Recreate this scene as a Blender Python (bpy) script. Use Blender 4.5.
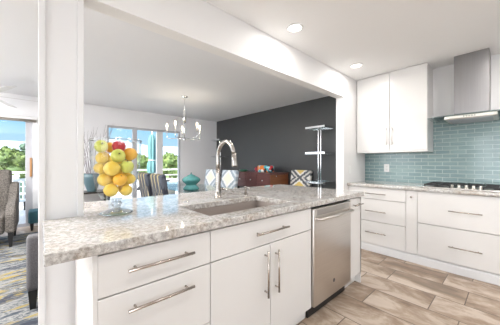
import bpy, bmesh, math, random
from mathutils import Vector, Matrix
random.seed(7)
S = bpy.context.scene
COL = S.collection
for o in list(bpy.data.objects):
    bpy.data.objects.remove(o)

# ------------------------------------------------------------ camera
cd = bpy.data.cameras.new('camera')
cam = bpy.data.objects.new('camera', cd)
COL.objects.link(cam)
cam.location = (0, 0, 1.21)
cam.rotation_euler = (math.pi / 2, 0, math.radians(48.2 - 90))
cd.sensor_width = 36
cd.lens = 36 * 234.5 / 500
cd.clip_start = 0.05
cd.clip_end = 2000
S.camera = cam

# ------------------------------------------------------------ exposure
S.view_settings.view_transform = 'Standard'
S.view_settings.look = 'None'
S.view_settings.gamma = 1
S.view_settings.use_curve_mapping = False
S.view_settings.exposure = 0.74

# ------------------------------------------------------------ sky
W = bpy.data.worlds.new('sky')
S.world = W
W.use_nodes = True
nt = W.node_tree
nt.nodes.clear()
n_out = nt.nodes.new('ShaderNodeOutputWorld')
n_bg = nt.nodes.new('ShaderNodeBackground')
n_tc = nt.nodes.new('ShaderNodeTexCoord')
n_sep = nt.nodes.new('ShaderNodeSeparateXYZ')
n_r = nt.nodes.new('ShaderNodeValToRGB')
nt.links.new(n_tc.outputs['Generated'], n_sep.inputs[0])
nt.links.new(n_sep.outputs['Z'], n_r.inputs['Fac'])
e = n_r.color_ramp.elements
e[0].position = 0.0; e[0].color = (0.42, 0.53, 0.64, 1)
e[1].position = 0.45; e[1].color = (0.14, 0.34, 0.62, 1)
e2 = e.new(0.14); e2.color = (0.24, 0.49, 0.70, 1)
# the half of the sky round the sun (left of and behind the house) is whiter and brighter
n_dot = nt.nodes.new('ShaderNodeVectorMath'); n_dot.operation = 'DOT_PRODUCT'
n_dot.inputs[1].default_value = (-0.80, -0.60, 0)
nt.links.new(n_tc.outputs['Generated'], n_dot.inputs[0])
n_mr = nt.nodes.new('ShaderNodeMapRange')
n_mr.inputs['From Min'].default_value = 0.0
n_mr.inputs['From Max'].default_value = 1.0
nt.links.new(n_dot.outputs['Value'], n_mr.inputs['Value'])
n_mix = nt.nodes.new('ShaderNodeMix'); n_mix.data_type = 'RGBA'
n_mix.inputs['B'].default_value = (4.6, 4.7, 5.0, 1)
nt.links.new(n_mr.outputs['Result'], n_mix.inputs['Factor'])
nt.links.new(n_r.outputs['Color'], n_mix.inputs['A'])
nt.links.new(n_mix.outputs['Result'], n_bg.inputs['Color'])
n_bg.inputs['Strength'].default_value = 1.0
nt.links.new(n_bg.outputs[0], n_out.inputs[0])

# ------------------------------------------------------------ sun
sd = bpy.data.lights.new('sun', 'SUN')
sd.energy = 8.0
sd.angle = math.radians(2)
sd.color = (1, 0.96, 0.9)
sun = bpy.data.objects.new('sun', sd)
COL.objects.link(sun)
sun.location = (-10, -6, 12)
sun.rotation_euler = Vector((0.85, 0.42, -0.76)).to_track_quat('-Z', 'Y').to_euler()

# lamp powers (used by the builders of the lamps)
CAN_W = 5.0
ADDED_CAN_W = 36.0
BULB_W = 0.9

# ============================================================ helpers
def newbm(): return bmesh.new()

def box(bm, x0, x1, y0, y1, z0, z1, bev=0, seg=1, M=None):
    t = bmesh.new()
    bmesh.ops.create_cube(t, size=1)
    for v in t.verts:
        v.co = Vector((x0 + (v.co.x + .5) * (x1 - x0), y0 + (v.co.y + .5) * (y1 - y0), z0 + (v.co.z + .5) * (z1 - z0)))
    if bev:
        bmesh.ops.bevel(t, geom=t.edges[:], offset=bev, segments=seg, affect='EDGES', profile=.5)
        if seg > 1:
            for f_ in t.faces: f_.smooth = True
    if M: bmesh.ops.transform(t, matrix=M, verts=t.verts)
    merge(bm, t)
    return bm

def merge(bm, t):
    me = bpy.data.meshes.new('tmp')
    t.to_mesh(me); t.free()
    bm.from_mesh(me)
    bpy.data.meshes.remove(me)

def tube(bm, pts, r, n=10, closed=False, cap=True, r2=None):
    pts = [Vector(p) for p in pts]
    N = len(pts)
    rs = r if isinstance(r, (list, tuple)) else [r] * N
    rings = []
    prev = None
    for i, p in enumerate(pts):
        if closed: d = pts[(i + 1) % N] - pts[i - 1]
        elif i == 0: d = pts[1] - p
        elif i == N - 1: d = p - pts[i - 1]
        else: d = (pts[i + 1] - p).normalized() + (p - pts[i - 1]).normalized()
        d.normalize()
        if prev is None:
            a = Vector((0, 0, 1)) if abs(d.z) < .9 else Vector((1, 0, 0))
            u = d.cross(a).normalized()
        else:
            u = (prev - d * prev.dot(d)).normalized()
        prev = u
        w = d.cross(u)
        rings.append([bm.verts.new(p + (u * math.cos(2 * math.pi * k / n) + w * math.sin(2 * math.pi * k / n)) * rs[i]) for k in range(n)])
    for i in range(N if closed else N - 1):
        A, B = rings[i], rings[(i + 1) % N]
        for k in range(n):
            f_ = bm.faces.new((A[k], A[(k + 1) % n], B[(k + 1) % n], B[k])); f_.smooth = True
    if cap and not closed:
        bm.faces.new(rings[0][::-1]); bm.faces.new(rings[-1])
    return bm

def lathe(bm, prof, c=(0, 0, 0), n=24, cap=True, smooth=True):
    c = Vector(c)
    rings = []
    for r, z in prof:
        if r < 1e-5: rings.append([bm.verts.new(c + Vector((0, 0, z)))])
        else: rings.append([bm.verts.new(c + Vector((r * math.cos(2 * math.pi * k / n), r * math.sin(2 * math.pi * k / n), z))) for k in range(n)])
    for A, B in zip(rings, rings[1:]):
        for k in range(n):
            if len(A) == 1 and len(B) == 1: continue
            if len(A) == 1: f_ = bm.faces.new((A[0], B[(k + 1) % n], B[k]))
            elif len(B) == 1: f_ = bm.faces.new((A[k], A[(k + 1) % n], B[0]))
            else: f_ = bm.faces.new((A[k], A[(k + 1) % n], B[(k + 1) % n], B[k]))
            f_.smooth = smooth
    if cap:
        if len(rings[0]) > 1: bm.faces.new(rings[0][::-1])
        if len(rings[-1]) > 1: bm.faces.new(rings[-1])
    bmesh.ops.recalc_face_normals(bm, faces=bm.faces)
    return bm

def ball(bm, c, r, seg=16, rings=10, sx=1, sy=1, sz=1, M=None):
    t = bmesh.new()
    bmesh.ops.create_uvsphere(t, u_segments=seg, v_segments=rings, radius=1)
    for v in t.verts: v.co = Vector((v.co.x * r * sx, v.co.y * r * sy, v.co.z * r * sz))
    if M: bmesh.ops.transform(t, matrix=M, verts=t.verts)
    for v in t.verts: v.co += Vector(c)
    for f_ in t.faces: f_.smooth = True
    merge(bm, t)
    return bm

def frustum(bm, x0, x1, y0, y1, z0, z1, s, dx=0, dy=0):
    """tapered leg: full size at z1, scaled by s about its centre at z0"""
    cx, cy = (x0 + x1) / 2, (y0 + y1) / 2
    hx, hy = (x1 - x0) / 2, (y1 - y0) / 2
    lo = [bm.verts.new((cx + dx + a * hx * s, cy + dy + b * hy * s, z0)) for a, b in ((-1, -1), (1, -1), (1, 1), (-1, 1))]
    hi = [bm.verts.new((cx + a * hx, cy + b * hy, z1)) for a, b in ((-1, -1), (1, -1), (1, 1), (-1, 1))]
    bm.faces.new(lo[::-1]); bm.faces.new(hi)
    for k in range(4): bm.faces.new((lo[k], lo[(k + 1) % 4], hi[(k + 1) % 4], hi[k]))
    return bm

def prism(bm, poly, z0, z1):
    lo = [bm.verts.new((p[0], p[1], z0)) for p in poly]
    hi = [bm.verts.new((p[0], p[1], z1)) for p in poly]
    bm.faces.new(lo[::-1]); bm.faces.new(hi)
    n = len(poly)
    for k in range(n): bm.faces.new((lo[k], lo[(k + 1) % n], hi[(k + 1) % n], hi[k]))
    bmesh.ops.recalc_face_normals(bm, faces=bm.faces)
    return bm

ORG = {}
def link(name, bm, mat, parent=None, origin=None):
    org = ORG[parent.name] if parent else Vector(origin or (0, 0, 0))
    if org.length: bmesh.ops.translate(bm, verts=bm.verts, vec=-org)
    me = bpy.data.meshes.new(name)
    bm.to_mesh(me); bm.free()
    me.materials.append(mat)
    o = bpy.data.objects.new(name, me)
    COL.objects.link(o)
    if parent: o.parent = parent
    else: o.location = org
    ORG[o.name] = org
    return o

def tag(o, label, cat, group=None, kind=None):
    o['label'] = label; o['category'] = cat
    if group: o['group'] = group
    if kind: o['kind'] = kind
    return o

def thing(name, label, cat, loc=(0, 0, 0), group=None):
    o = bpy.data.objects.new(name, None)
    o.empty_display_size = .1
    COL.objects.link(o)
    o.location = loc
    ORG[o.name] = Vector(loc)
    return tag(o, label, cat, group)

def single(name, bm, mat, label, cat, origin, group=None):
    return tag(link(name, bm, mat, None, origin), label, cat, group)

def struct(name, bm, mat):
    o = link(name, bm, mat)
    o['kind'] = 'structure'
    return o

def dup(root, loc, rz, label):
    def rec(o, parent):
        c = o.copy(); COL.objects.link(c)
        if parent: c.parent = parent
        for ch in [k for k in bpy.data.objects if k.parent == o]: rec(ch, c)
        return c
    c = rec(root, None)
    c.location = loc; c.rotation_euler = (0, 0, rz); c['label'] = label
    return c

# ============================================================ materials
def mat(name, col, rough=.5, metal=0, **kw):
    m = bpy.data.materials.new(name); m.use_nodes = True
    b = m.node_tree.nodes['Principled BSDF']
    b.inputs['Base Color'].default_value = (*col, 1)
    b.inputs['Roughness'].default_value = rough
    b.inputs['Metallic'].default_value = metal
    for k, v in kw.items(): b.inputs[k.replace('_', ' ')].default_value = v
    return m

def nodes(m):
    t = m.node_tree
    return t, t.nodes, t.links, t.nodes['Principled BSDF']

def coord(t, kind='Object', scale=(1, 1, 1), rot=(0, 0, 0), loc=(0, 0, 0)):
    tc = t.nodes.new('ShaderNodeTexCoord'); mp = t.nodes.new('ShaderNodeMapping')
    t.links.new(tc.outputs[kind], mp.inputs['Vector'])
    mp.inputs['Scale'].default_value = scale; mp.inputs['Rotation'].default_value = rot; mp.inputs['Location'].default_value = loc
    return mp.outputs['Vector']

def noise(t, vec, scale, detail=4, rough=.55, dist=0):
    n = t.nodes.new('ShaderNodeTexNoise')
    if vec is not None: t.links.new(vec, n.inputs['Vector'])
    n.inputs['Scale'].default_value = scale; n.inputs['Detail'].default_value = detail
    n.inputs['Roughness'].default_value = rough; n.inputs['Distortion'].default_value = dist
    return n.outputs['Fac']

def ramp(t, fac, stops, interp='LINEAR'):
    r = t.nodes.new('ShaderNodeValToRGB')
    r.color_ramp.interpolation = interp
    els = r.color_ramp.elements
    while len(els) > 1: els.remove(els[-1])
    els[0].position = stops[0][0]; els[0].color = (*stops[0][1], 1)
    for p, c in stops[1:]:
        x = els.new(p); x.color = (*c, 1)
    t.links.new(fac, r.inputs['Fac'])
    return r.outputs['Color']

def mixc(t, fac, a, b, mode='MIX'):
    m = t.nodes.new('ShaderNodeMix'); m.data_type = 'RGBA'; m.blend_type = mode
    for s, v in (('Factor', fac), ('A', a), ('B', b)):
        if isinstance(v, (int, float)): m.inputs[s].default_value = v
        elif isinstance(v, tuple): m.inputs[s].default_value = (*v, 1)
        else: t.links.new(v, m.inputs[s])
    return m.outputs['Result']

def math_(t, op, a, b=None):
    m = t.nodes.new('ShaderNodeMath'); m.operation = op
    for i, v in enumerate((a, b)):
        if v is None: continue
        if isinstance(v, (int, float)): m.inputs[i].default_value = v
        else: t.links.new(v, m.inputs[i])
    return m.outputs[0]

def bump(t, h, b, strength=.1, dist=.01):
    n = t.nodes.new('ShaderNodeBump')
    n.inputs['Strength'].default_value = strength; n.inputs['Distance'].default_value = dist
    t.links.new(h, n.inputs['Height']); t.links.new(n.outputs['Normal'], b.inputs['Normal'])

def paint(name, col, rough=.6):
    m = mat(name, col, rough)
    t, N, L, b = nodes(m)
    bump(t, noise(t, coord(t), 180, 2), b, .03, .002)
    return m

M_wall = paint('white_wall_paint', (.80, .795, .79))
M_wall_cool = paint('pale_grey_wall_paint', (.80, .805, .83))
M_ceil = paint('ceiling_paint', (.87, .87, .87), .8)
M_ceil_shaded = paint('shaded_ceiling_paint', (.75, .76, .785), .8)  # same ceiling paint, with the dining side's cool shade put into the colour
M_dark = paint('charcoal_wall_paint', (.045, .047, .050), .42)
M_trim = mat('white_trim_paint', (.73, .735, .745), .35)
M_cab = mat('white_cabinet_lacquer', (.715, .705, .69), .28)
M_carc = mat('cabinet_carcass', (.72, .71, .69), .5)
M_black = mat('black_plastic', (.012, .012, .013), .4)
M_nickel = mat('brushed_nickel', (.50, .45, .405), .24, 1)
M_nickel_pale = mat('pale_satin_nickel', (.74, .71, .69), .4, .7)
M_faucet = mat('faucet_nickel', (.37, .345, .32), .2, 1)
M_chrome = mat('chrome', (.82, .83, .85), .12, 1)
M_white = mat('white_plastic', (.85, .85, .84), .35)
M_alu = mat('grey_aluminium_frame', (.47, .48, .52), .4, .2)
M_alw = mat('white_door_frame', (.74, .75, .78), .4)

def brushed(name, col, rough, sc):
    m = mat(name, col, rough, 1)
    t, N, L, b = nodes(m)
    n = noise(t, coord(t, scale=sc), 1, 3)
    L.new(ramp(t, n, [(.3, tuple(c * .95 for c in col)), (.7, tuple(min(1, c * 1.04) for c in col))]), b.inputs['Base Color'])
    return m
M_steel = brushed('stainless_steel', (.64, .605, .57), .33, (3, 3, 160))
M_hood = brushed('hood_steel', (.33, .325, .33), .3, (3, 160, 3))
M_sink = mat('sink_steel', (.40, .355, .325), .45, .4)

def granite(name):
    m = mat(name, (.6, .58, .54), .07)
    t, N, L, b = nodes(m)
    v = coord(t)
    big = noise(t, v, 6, 5, .6, .6)
    med = noise(t, v, 62, 5, .7, .4)
    fine = noise(t, v, 120, 3, .7)
    c1 = ramp(t, big, [(.36, (.42, .345, .27)), (.5, (.53, .50, .465)), (.64, (.62, .62, .615))])
    c2 = ramp(t, med, [(.36, (.085, .083, .08)), (.45, (.31, .295, .275)), (.54, (.52, .51, .49)), (.64, (.80, .795, .785))])
    c = mixc(t, .52, c1, c2)
    c = mixc(t, math_(t, 'MULTIPLY', ramp(t, fine, [(.60, (0, 0, 0)), (.68, (1, 1, 1))]), .55), c, (.13, .12, .11))
    L.new(c, b.inputs['Base Color'])
    b.inputs['IOR'].default_value = 1.5
    b.inputs['Coat Weight'].default_value = .35; b.inputs['Coat Roughness'].default_value = .03; b.inputs['Coat IOR'].default_value = 1.6
    return m
M_granite = granite('speckled_granite')

def floor_mat():
    m = mat('wood_look_tile', (.5, .4, .3), .38)
    t, N, L, b = nodes(m)
    tc = t.nodes.new('ShaderNodeTexCoord'); sp = t.nodes.new('ShaderNodeSeparateXYZ'); cb = t.nodes.new('ShaderNodeCombineXYZ')
    L.new(tc.outputs['Object'], sp.inputs[0])
    L.new(math_(t, 'SUBTRACT', sp.outputs['Y'], .465), cb.inputs['X'])
    L.new(math_(t, 'SUBTRACT', sp.outputs['X'], 2.08), cb.inputs['Y'])
    br = t.nodes.new('ShaderNodeTexBrick')
    L.new(cb.outputs[0], br.inputs['Vector'])
    br.inputs['Scale'].default_value = 1
    br.inputs['Brick Width'].default_value = .6; br.inputs['Row Height'].default_value = .3
    br.inputs['Mortar Size'].default_value = .004; br.inputs['Mortar Smooth'].default_value = .2
    br.offset = .325; br.offset_frequency = 2
    br.inputs['Color1'].default_value = (0, 0, 0, 1); br.inputs['Color2'].default_value = (1, 1, 1, 1)
    br.inputs['Mortar'].default_value = (.5, .5, .5, 1)
    # a shift of the grain from tile to tile
    sh = t.nodes.new('ShaderNodeVectorMath'); sh.operation = 'SCALE'; sh.inputs['Scale'].default_value = 7.3
    L.new(br.outputs['Color'], sh.inputs[0])
    ad = t.nodes.new('ShaderNodeVectorMath'); ad.operation = 'ADD'
    L.new(tc.outputs['Object'], ad.inputs[0]); L.new(sh.outputs[0], ad.inputs[1])
    mp = t.nodes.new('ShaderNodeMapping'); mp.inputs['Scale'].default_value = (4.0, 1.9, 1)
    L.new(ad.outputs[0], mp.inputs['Vector'])
    mp2 = t.nodes.new('ShaderNodeMapping'); mp2.inputs['Scale'].default_value = (30, 3, 1)
    L.new(ad.outputs[0], mp2.inputs['Vector'])
    n1 = noise(t, mp.outputs[0], 1.0, 6, .65, .5)
    n2 = noise(t, mp2.outputs[0], 1.3, 4, .6)
    c = ramp(t, n1, [(.36, (.12, .073, .045)), (.45, (.25, .168, .112)), (.52, (.385, .295, .22)), (.60, (.60, .51, .43))])
    c = mixc(t, .16, c, ramp(t, n2, [(.3, (.24, .17, .12)), (.7, (.68, .58, .48))]))
    c = mixc(t, .18, c, mixc(t, br.outputs['Color'], (.24, .17, .12), (.58, .49, .40)))
    c = mixc(t, br.outputs['Fac'], c, (.12, .09, .07))
    L.new(c, b.inputs['Base Color'])
    return m
M_floor = floor_mat()

def splash_mat():
    m = mat('teal_glass_tile', (.3, .5, .5), .12)
    t, N, L, b = nodes(m)
    tc = t.nodes.new('ShaderNodeTexCoord'); sp = t.nodes.new('ShaderNodeSeparateXYZ'); cb = t.nodes.new('ShaderNodeCombineXYZ')
    L.new(tc.outputs['Object'], sp.inputs[0])
    L.new(sp.outputs['Y'], cb.inputs['X']); L.new(math_(t, 'SUBTRACT', sp.outputs['Z'], .915), cb.inputs['Y'])
    br = t.nodes.new('ShaderNodeTexBrick'); L.new(cb.outputs[0], br.inputs['Vector'])
    br.inputs['Scale'].default_value = 1; br.inputs['Brick Width'].default_value = .153; br.inputs['Row Height'].default_value = .0505
    br.inputs['Mortar Size'].default_value = .0032; br.inputs['Mortar Smooth'].default_value = .1; br.offset = .5
    br.inputs['Color1'].default_value = (.165, .255, .258, 1); br.inputs['Color2'].default_value = (.24, .345, .345, 1)
    br.inputs['Mortar'].default_value = (.58, .66, .66, 1)
    n = noise(t, coord(t, scale=(1, 6, 40)), 1, 3)
    c = mixc(t, .35, br.outputs['Color'], ramp(t, n, [(.3, (.17, .26, .265)), (.7, (.33, .43, .43))]))
    L.new(c, b.inputs['Base Color'])
    bump(t, math_(t, 'SUBTRACT', 1.0, br.outputs['Fac']), b, .35, .003)
    return m
M_splash = splash_mat()

def ikat(name, cols, sx, sz):
    """diamond ikat cloth; cols: inner, ring, ground, stripe"""
    m = mat(name, (.5, .5, .5), .85)
    t, N, L, b = nodes(m)
    v = coord(t)
    sp = t.nodes.new('ShaderNodeSeparateXYZ'); L.new(v, sp.inputs[0])
    nz = math_(t, 'MULTIPLY', math_(t, 'SUBTRACT', noise(t, coord(t, scale=(60, 60, 9)), 1, 2), .5), .42)
    xx = math_(t, 'ADD', sp.outputs['X'], sp.outputs['Y'])
    def tri(val, s):
        f_ = math_(t, 'FRACT', math_(t, 'ADD', math_(t, 'MULTIPLY', val, 1 / s), 10.5))
        return math_(t, 'MULTIPLY', math_(t, 'ABSOLUTE', math_(t, 'SUBTRACT', f_, .5)), 2)
    s = math_(t, 'ADD', math_(t, 'ADD', tri(sp.outputs['Y'], sx), tri(sp.outputs['Z'], sz)), nz)
    s = math_(t, 'MULTIPLY', s, .5)
    c = ramp(t, s, [(0, cols[0]), (.30, cols[1]), (.42, cols[2]), (.58, cols[3]), (.70, cols[2]), (.84, cols[1])], 'CONSTANT')
    L.new(c, b.inputs['Base Color'])
    return m
M_ikat_cream = ikat('cream_ikat', ((.76, .72, .61), (.78, .77, .75), (.30, .36, .42), (.55, .60, .65)), .50, .44)
M_ikat_navy = ikat('navy_ikat', ((.36, .28, .12), (.30, .26, .16), (.026, .03, .045), (.07, .08, .10)), .15, 1.3)
M_ikat_grey = ikat('grey_ikat', ((.66, .50, .16), (.74, .73, .70), (.10, .11, .125), (.62, .61, .58)), .46, .36)

def tweed(name, a, bb, sc=140):
    m = mat(name, a, .9)
    t, N, L, b = nodes(m)
    n = noise(t, coord(t), sc, 3, .7)
    L.new(ramp(t, n, [(.38, a), (.62, bb)]), b.inputs['Base Color'])
    bump(t, n, b, .2, .003)
    return m
M_tweed = tweed('brown_grey_tweed', (.05, .044, .04), (.17, .155, .14), 70)
M_greycloth = tweed('mid_grey_cloth', (.075, .073, .08), (.115, .112, .12))
M_tealcloth = tweed('teal_cloth', (.03, .10, .135), (.05, .15, .19))

def rugmat():
    m = mat('streaked_rug', (.5, .5, .5), .95)
    t, N, L, b = nodes(m)
    n1 = noise(t, coord(t, scale=(3.2, 11, 1)), 1, 5, .7, .8)
    n2 = noise(t, coord(t, scale=(2.4, 9, 1), loc=(4, 2, 0)), 1, 5, .7, .8)
    c = ramp(t, n1, [(.0, (.012, .014, .02)), (.40, (.03, .042, .06)), (.46, (.085, .095, .105)), (.52, (.24, .24, .23)), (.58, (.045, .055, .07)), (.66, (.27, .265, .25))], 'LINEAR')
    c = mixc(t, ramp(t, n2, [(.55, (0, 0, 0)), (.60, (1, 1, 1))]), c, (.24, .18, .045))
    n3 = noise(t, coord(t, scale=(3, 10, 1), loc=(1, 7, 0)), 1, 5, .7, .8)
    c = mixc(t, ramp(t, n3, [(.55, (0, 0, 0)), (.60, (1, 1, 1))]), c, (.025, .03, .045))
    L.new(c, b.inputs['Base Color'])
    return m
M_rug = rugmat()

def wood(name, a, bb):
    m = mat(name, a, .3)
    t, N, L, b = nodes(m)
    n = noise(t, coord(t, scale=(4, 2, 40)), 1, 4, .6, .3)
    L.new(ramp(t, n, [(.3, a), (.7, bb)]), b.inputs['Base Color'])
    return m
M_mahog = wood('dark_mahogany', (.10, .042, .042), (.16, .066, .062))
M_walnut = wood('orange_brown_wood', (.15, .05, .02), (.25, .09, .035))
M_darkwood = wood('espresso_wood', (.018, .014, .013), (.035, .028, .025))

def glass_thin(name, tint=(1, 1, 1), refl=.6, power=4.0, base=.035, edge=None):
    m = bpy.data.materials.new(name); m.use_nodes = True
    t = m.node_tree; t.nodes.clear()
    o = t.nodes.new('ShaderNodeOutputMaterial'); mx = t.nodes.new('ShaderNodeMixShader')
    tr = t.nodes.new('ShaderNodeBsdfTransparent'); gl = t.nodes.new('ShaderNodeBsdfGlossy'); lw = t.nodes.new('ShaderNodeLayerWeight')
    lw.inputs['Blend'].default_value = .5
    tr.inputs['Color'].default_value = (*tint, 1); gl.inputs['Roughness'].default_value = .02
    fac = math_(t, 'ADD', math_(t, 'MULTIPLY', math_(t, 'POWER', lw.outputs['Facing'], power), refl), base)
    if edge:   # the wall is seen through more glass where it turns away
        t.links.new(mixc(t, math_(t, 'POWER', lw.outputs['Facing'], 3.0), tint, edge), tr.inputs['Color'])
    t.links.new(fac, mx.inputs[0]); t.links.new(tr.outputs[0], mx.inputs[1]); t.links.new(gl.outputs[0], mx.inputs[2])
    t.links.new(mx.outputs[0], o.inputs[0])
    return m
M_pane = glass_thin('window_glass', (.98, .99, .99), .5)
M_jar = glass_thin('jar_glass', (.975, .98, .985), .6, 2.8, .035, (.62, .68, .71))
M_foot = glass_thin('foot_glass', (.80, .83, .85), .85, 1.3, .16, (.5, .56, .6))
M_shelfglass = glass_thin('shelf_glass', (.82, .90, .90), .7)
M_glass = mat('clear_glass', (1, 1, 1), .0, 0, Transmission_Weight=1.0, IOR=1.45)

def fruitmat(name, a, bb, sc=14, rough=.35):
    m = mat(name, a, rough)
    t, N, L, b = nodes(m)
    v = coord(t)
    L.new(ramp(t, noise(t, v, sc, 4), [(.35, a), (.65, bb)]), b.inputs['Base Color'])
    bump(t, noise(t, v, 220, 2), b, .08, .002)
    return m
M_lemon = fruitmat('lemon_skin', (.80, .55, .055), (.84, .64, .14))
M_orange = fruitmat('orange_skin', (.84, .43, .03), (.88, .51, .06))
M_green = fruitmat('green_apple_skin', (.52, .57, .08), (.66, .66, .18))
M_red = fruitmat('red_apple_skin', (.42, .010, .022), (.56, .035, .045))
M_stem = mat('fruit_stem', (.06, .04, .015), .8)

M_teal = fruitmat('teal_glaze', (.06, .235, .235), (.10, .31, .305), 8, .12)
M_tealgrey = fruitmat('grey_teal_glaze', (.075, .13, .155), (.10, .165, .19), 6, .35)
M_twig = mat('grey_twig', (.30, .28, .30), .9)
M_grate = mat('cast_iron', (.014, .014, .015), .45)
M_knob = mat('knob_steel', (.66, .64, .60), .3, 1)

def emis(name, col, s):
    m = bpy.data.materials.new(name); m.use_nodes = True
    b = m.node_tree.nodes['Principled BSDF']
    b.inputs['Base Color'].default_value = (*col, 1)
    b.inputs['Emission Color'].default_value = (*col, 1); b.inputs['Emission Strength'].default_value = s
    return m
M_canlens = emis('lit_lens', (1, .95, .88), 3)
M_bulb = emis('lit_bulb', (1, .82, .58), 9)

# ============================================================ the room shell
HC = 2.47
XK, XD = 3.95, 4.07           # kitchen right wall, dark dining wall
YB = 6.10                     # wall with the glass doors
XL, YF = -3.4, -3.0           # left wall, wall behind the kitchen
bm = newbm(); box(bm, XL - .1, XD + .1, YF - .1, YB + .12, -.1, 0); struct('floor', bm, M_floor)
bm = newbm(); box(bm, XL - .1, XD + .1, YF - .1, 1.6, HC, HC + .1); struct('ceiling', bm, M_ceil)
bm = newbm(); box(bm, XL - .1, XD + .1, 1.6, YB + .12, HC, HC + .1); struct('ceiling', bm, M_ceil_shaded)
bm = newbm(); box(bm, XK, XD + .1, YF, 1.6, 0, HC); struct('wall_right', bm, M_wall)
bm = newbm(); box(bm, XD, XD + .1, 1.715, YB, 0, HC); struct('wall_dining_right', bm, M_dark)
# back wall with two openings
W1 = (-2.6, -.11, 2.05); W2 = (1.13, 2.885, 2.06)
bm = newbm()
box(bm, XL - .1, W1[0], YB, YB + .12, 0, HC); box(bm, W1[0], W1[1], YB, YB + .12, W1[2], HC)
box(bm, W1[1], W2[0], YB, YB + .12, 0, HC); box(bm, W2[0], W2[1], YB, YB + .12, W2[2], HC)
box(bm, W2[1], XD + .1, YB, YB + .12, 0, HC)
struct('wall_back', bm, M_wall_cool)
# left and front walls, with unseen wide openings added for daylight
bm = newbm()
box(bm, XL - .1, XL, YF - .1, -1.7, 0, HC); box(bm, XL - .1, XL, .9, 2.4, 0, HC); box(bm, XL - .1, XL, -1.7, .9, 2.2, HC); box(bm, XL - .1, XL, -1.7, .9, 0, .1); box(bm, XL - .1, XL, 5.6, YB, 0, HC)
box(bm, XL - .1, XL, 2.4, 5.6, 2.2, HC); box(bm, XL - .1, XL, 2.4, 5.6, 0, .1)
struct('wall_left', bm, M_wall_cool)
bm = newbm()
box(bm, XL, -.3, YF - .1, YF, 0, HC); box(bm, 1.48, XD + .1, YF - .1, YF, 0, HC)
box(bm, -.3, 1.48, YF - .1, YF, 2.25, HC); box(bm, -.3, 1.48, YF - .1, YF, 0, .95)
struct('wall_front', bm, M_wall)
# divider between kitchen and dining room: stub, beam, post
bm = newbm()
box(bm, 3.22, XD + .1, 1.6, 1.715, 0, HC)
box(bm, -1.3, 3.22, 1.6, 1.715, 2.145, HC)
box(bm, XL, -1.3, 1.6, 1.715, 0, HC)
struct('wall_divider', bm, M_wall)
bm = newbm(); box(bm, -.005, .178, 1.604, 1.711, 0, 2.145); struct('trim_1', bm, M_trim)
bm = newbm()
for x0, x1 in ((-.008, .020), (.150, .181)):
    box(bm, x0, x1, 1.594, 1.604, 0, 2.145, .003)
struct('trim_2', bm, M_trim)
bm = newbm(); box(bm, XK - .008, XK, -1.2, 1.598, .9151, 1.349); box(bm, XK - .008, XK, -1.2, .709, 1.349, 1.752)
struct('backsplash', bm, M_splash)
for nm, a in (('baseboard_back', (W1[1] + .02, W2[0] - .02, YB - .014, YB, 0, .1)), ('baseboard_right', (XD - .014, XD, 1.72, YB - .015, 0, .1))):
    bm = newbm(); box(bm, *a); struct(nm, bm, M_trim)

# glass doors -------------------------------------------------
def glazed(name, x0, x1, h, stiles, y=YB + .03, mats=None):
    """frame with head, sill and vertical stiles (x, width); panes between"""
    f_ = newbm()
    box(f_, x0, x1, y, y + .06, h - .05, h); box(f_, x0, x1, y, y + .06, 0, .06)
    fr = link(name, f_, M_alu, None, ((x0 + x1) / 2, y, 0)); fr['kind'] = 'structure'
    for i, (a, b_) in enumerate(stiles):
        s = newbm(); box(s, a, b_, y - .012, y + .06, .06, h - .05, .003)
        link('stile', s, mats[i] if mats else M_alu, fr)
    for (a, b_), (c, d) in zip(stiles, stiles[1:]):
        p = newbm(); box(p, b_, c, y + .026, y + .034, .06, h - .05)
        link('pane', p, M_pane, fr)
    return fr
w1 = glazed('window_1', W1[0], W1[1], W1[2], [(-2.6, -2.53), (-1.40, -1.30), (-.21, -.11)])
w2 = glazed('window_2', W2[0], W2[1], W2[2], [(1.13, 1.16), (1.665, 1.765), (2.245, 2.40), (2.835, 2.885)], mats=[M_alu, M_alu, M_alw, M_alu])
bm = newbm(); box(bm, -.150, -.118, YB - .022, YB + .016, .94, 1.30, .004); link('door_handle', bm, mat('honey_wood', (.42, .22, .09), .4), w1)
# roller shade over the left door
t = thing('roller_shade', 'white headrail with rolled up brownish shade above the left glass door', 'shade', (-1.3, YB, 2.03))
bm = newbm(); box(bm, -2.6, -.04, YB - .06, YB - .001, 2.02, 2.075, .004); link('headrail', bm, M_trim, t)
bm = newbm(); tube(bm, [(-2.58, YB - .035, 1.995), (-.06, YB - .035, 1.995)], .024, 10); link('rolled_blind', bm, mat('taupe_blind', (.46, .43, .40), .8), t)
# unseen front and side windows, added to bring in more daylight
def added_window(name, ax, ya=2.4, w=1.51):
    f_ = newbm(); p = newbm()
    if ax == 'y':
        y = YF - .06
        for x in (-.30, .56, 1.42): box(f_, x, x + .06, y, y + .04, .95, 2.25)
        box(f_, -.24, 1.42, y, y + .04, .95, 1.0); box(f_, -.24, 1.42, y, y + .04, 2.2, 2.25)
        for x in (-.24, .62): box(p, x, x + .80, y + .016, y + .022, 1.0, 2.2)
        org = (.6, y, .95)
    else:
        x = XL - .06
        yb = ya + .12 + 2 * w
        for y in (ya, ya + .06 + w, yb): box(f_, x, x + .04, y, y + .06, .1, 2.2)
        box(f_, x, x + .04, ya + .06, yb, .1, .15); box(f_, x, x + .04, ya + .06, yb, 2.15, 2.2)
        for y in (ya + .06, ya + .12 + w): box(p, x + .016, x + .022, y, y + w, .15, 2.15)
        org = (x, ya + w, .1)
    fr = link(name, f_, M_alw, None, org); fr['kind'] = 'structure'
    link('pane', p, M_pane, fr)
added_window('added_window_3', 'y'); added_window('added_window_4', 'x'); added_window('added_window_5', 'x', -1.7, 1.21)

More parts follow.
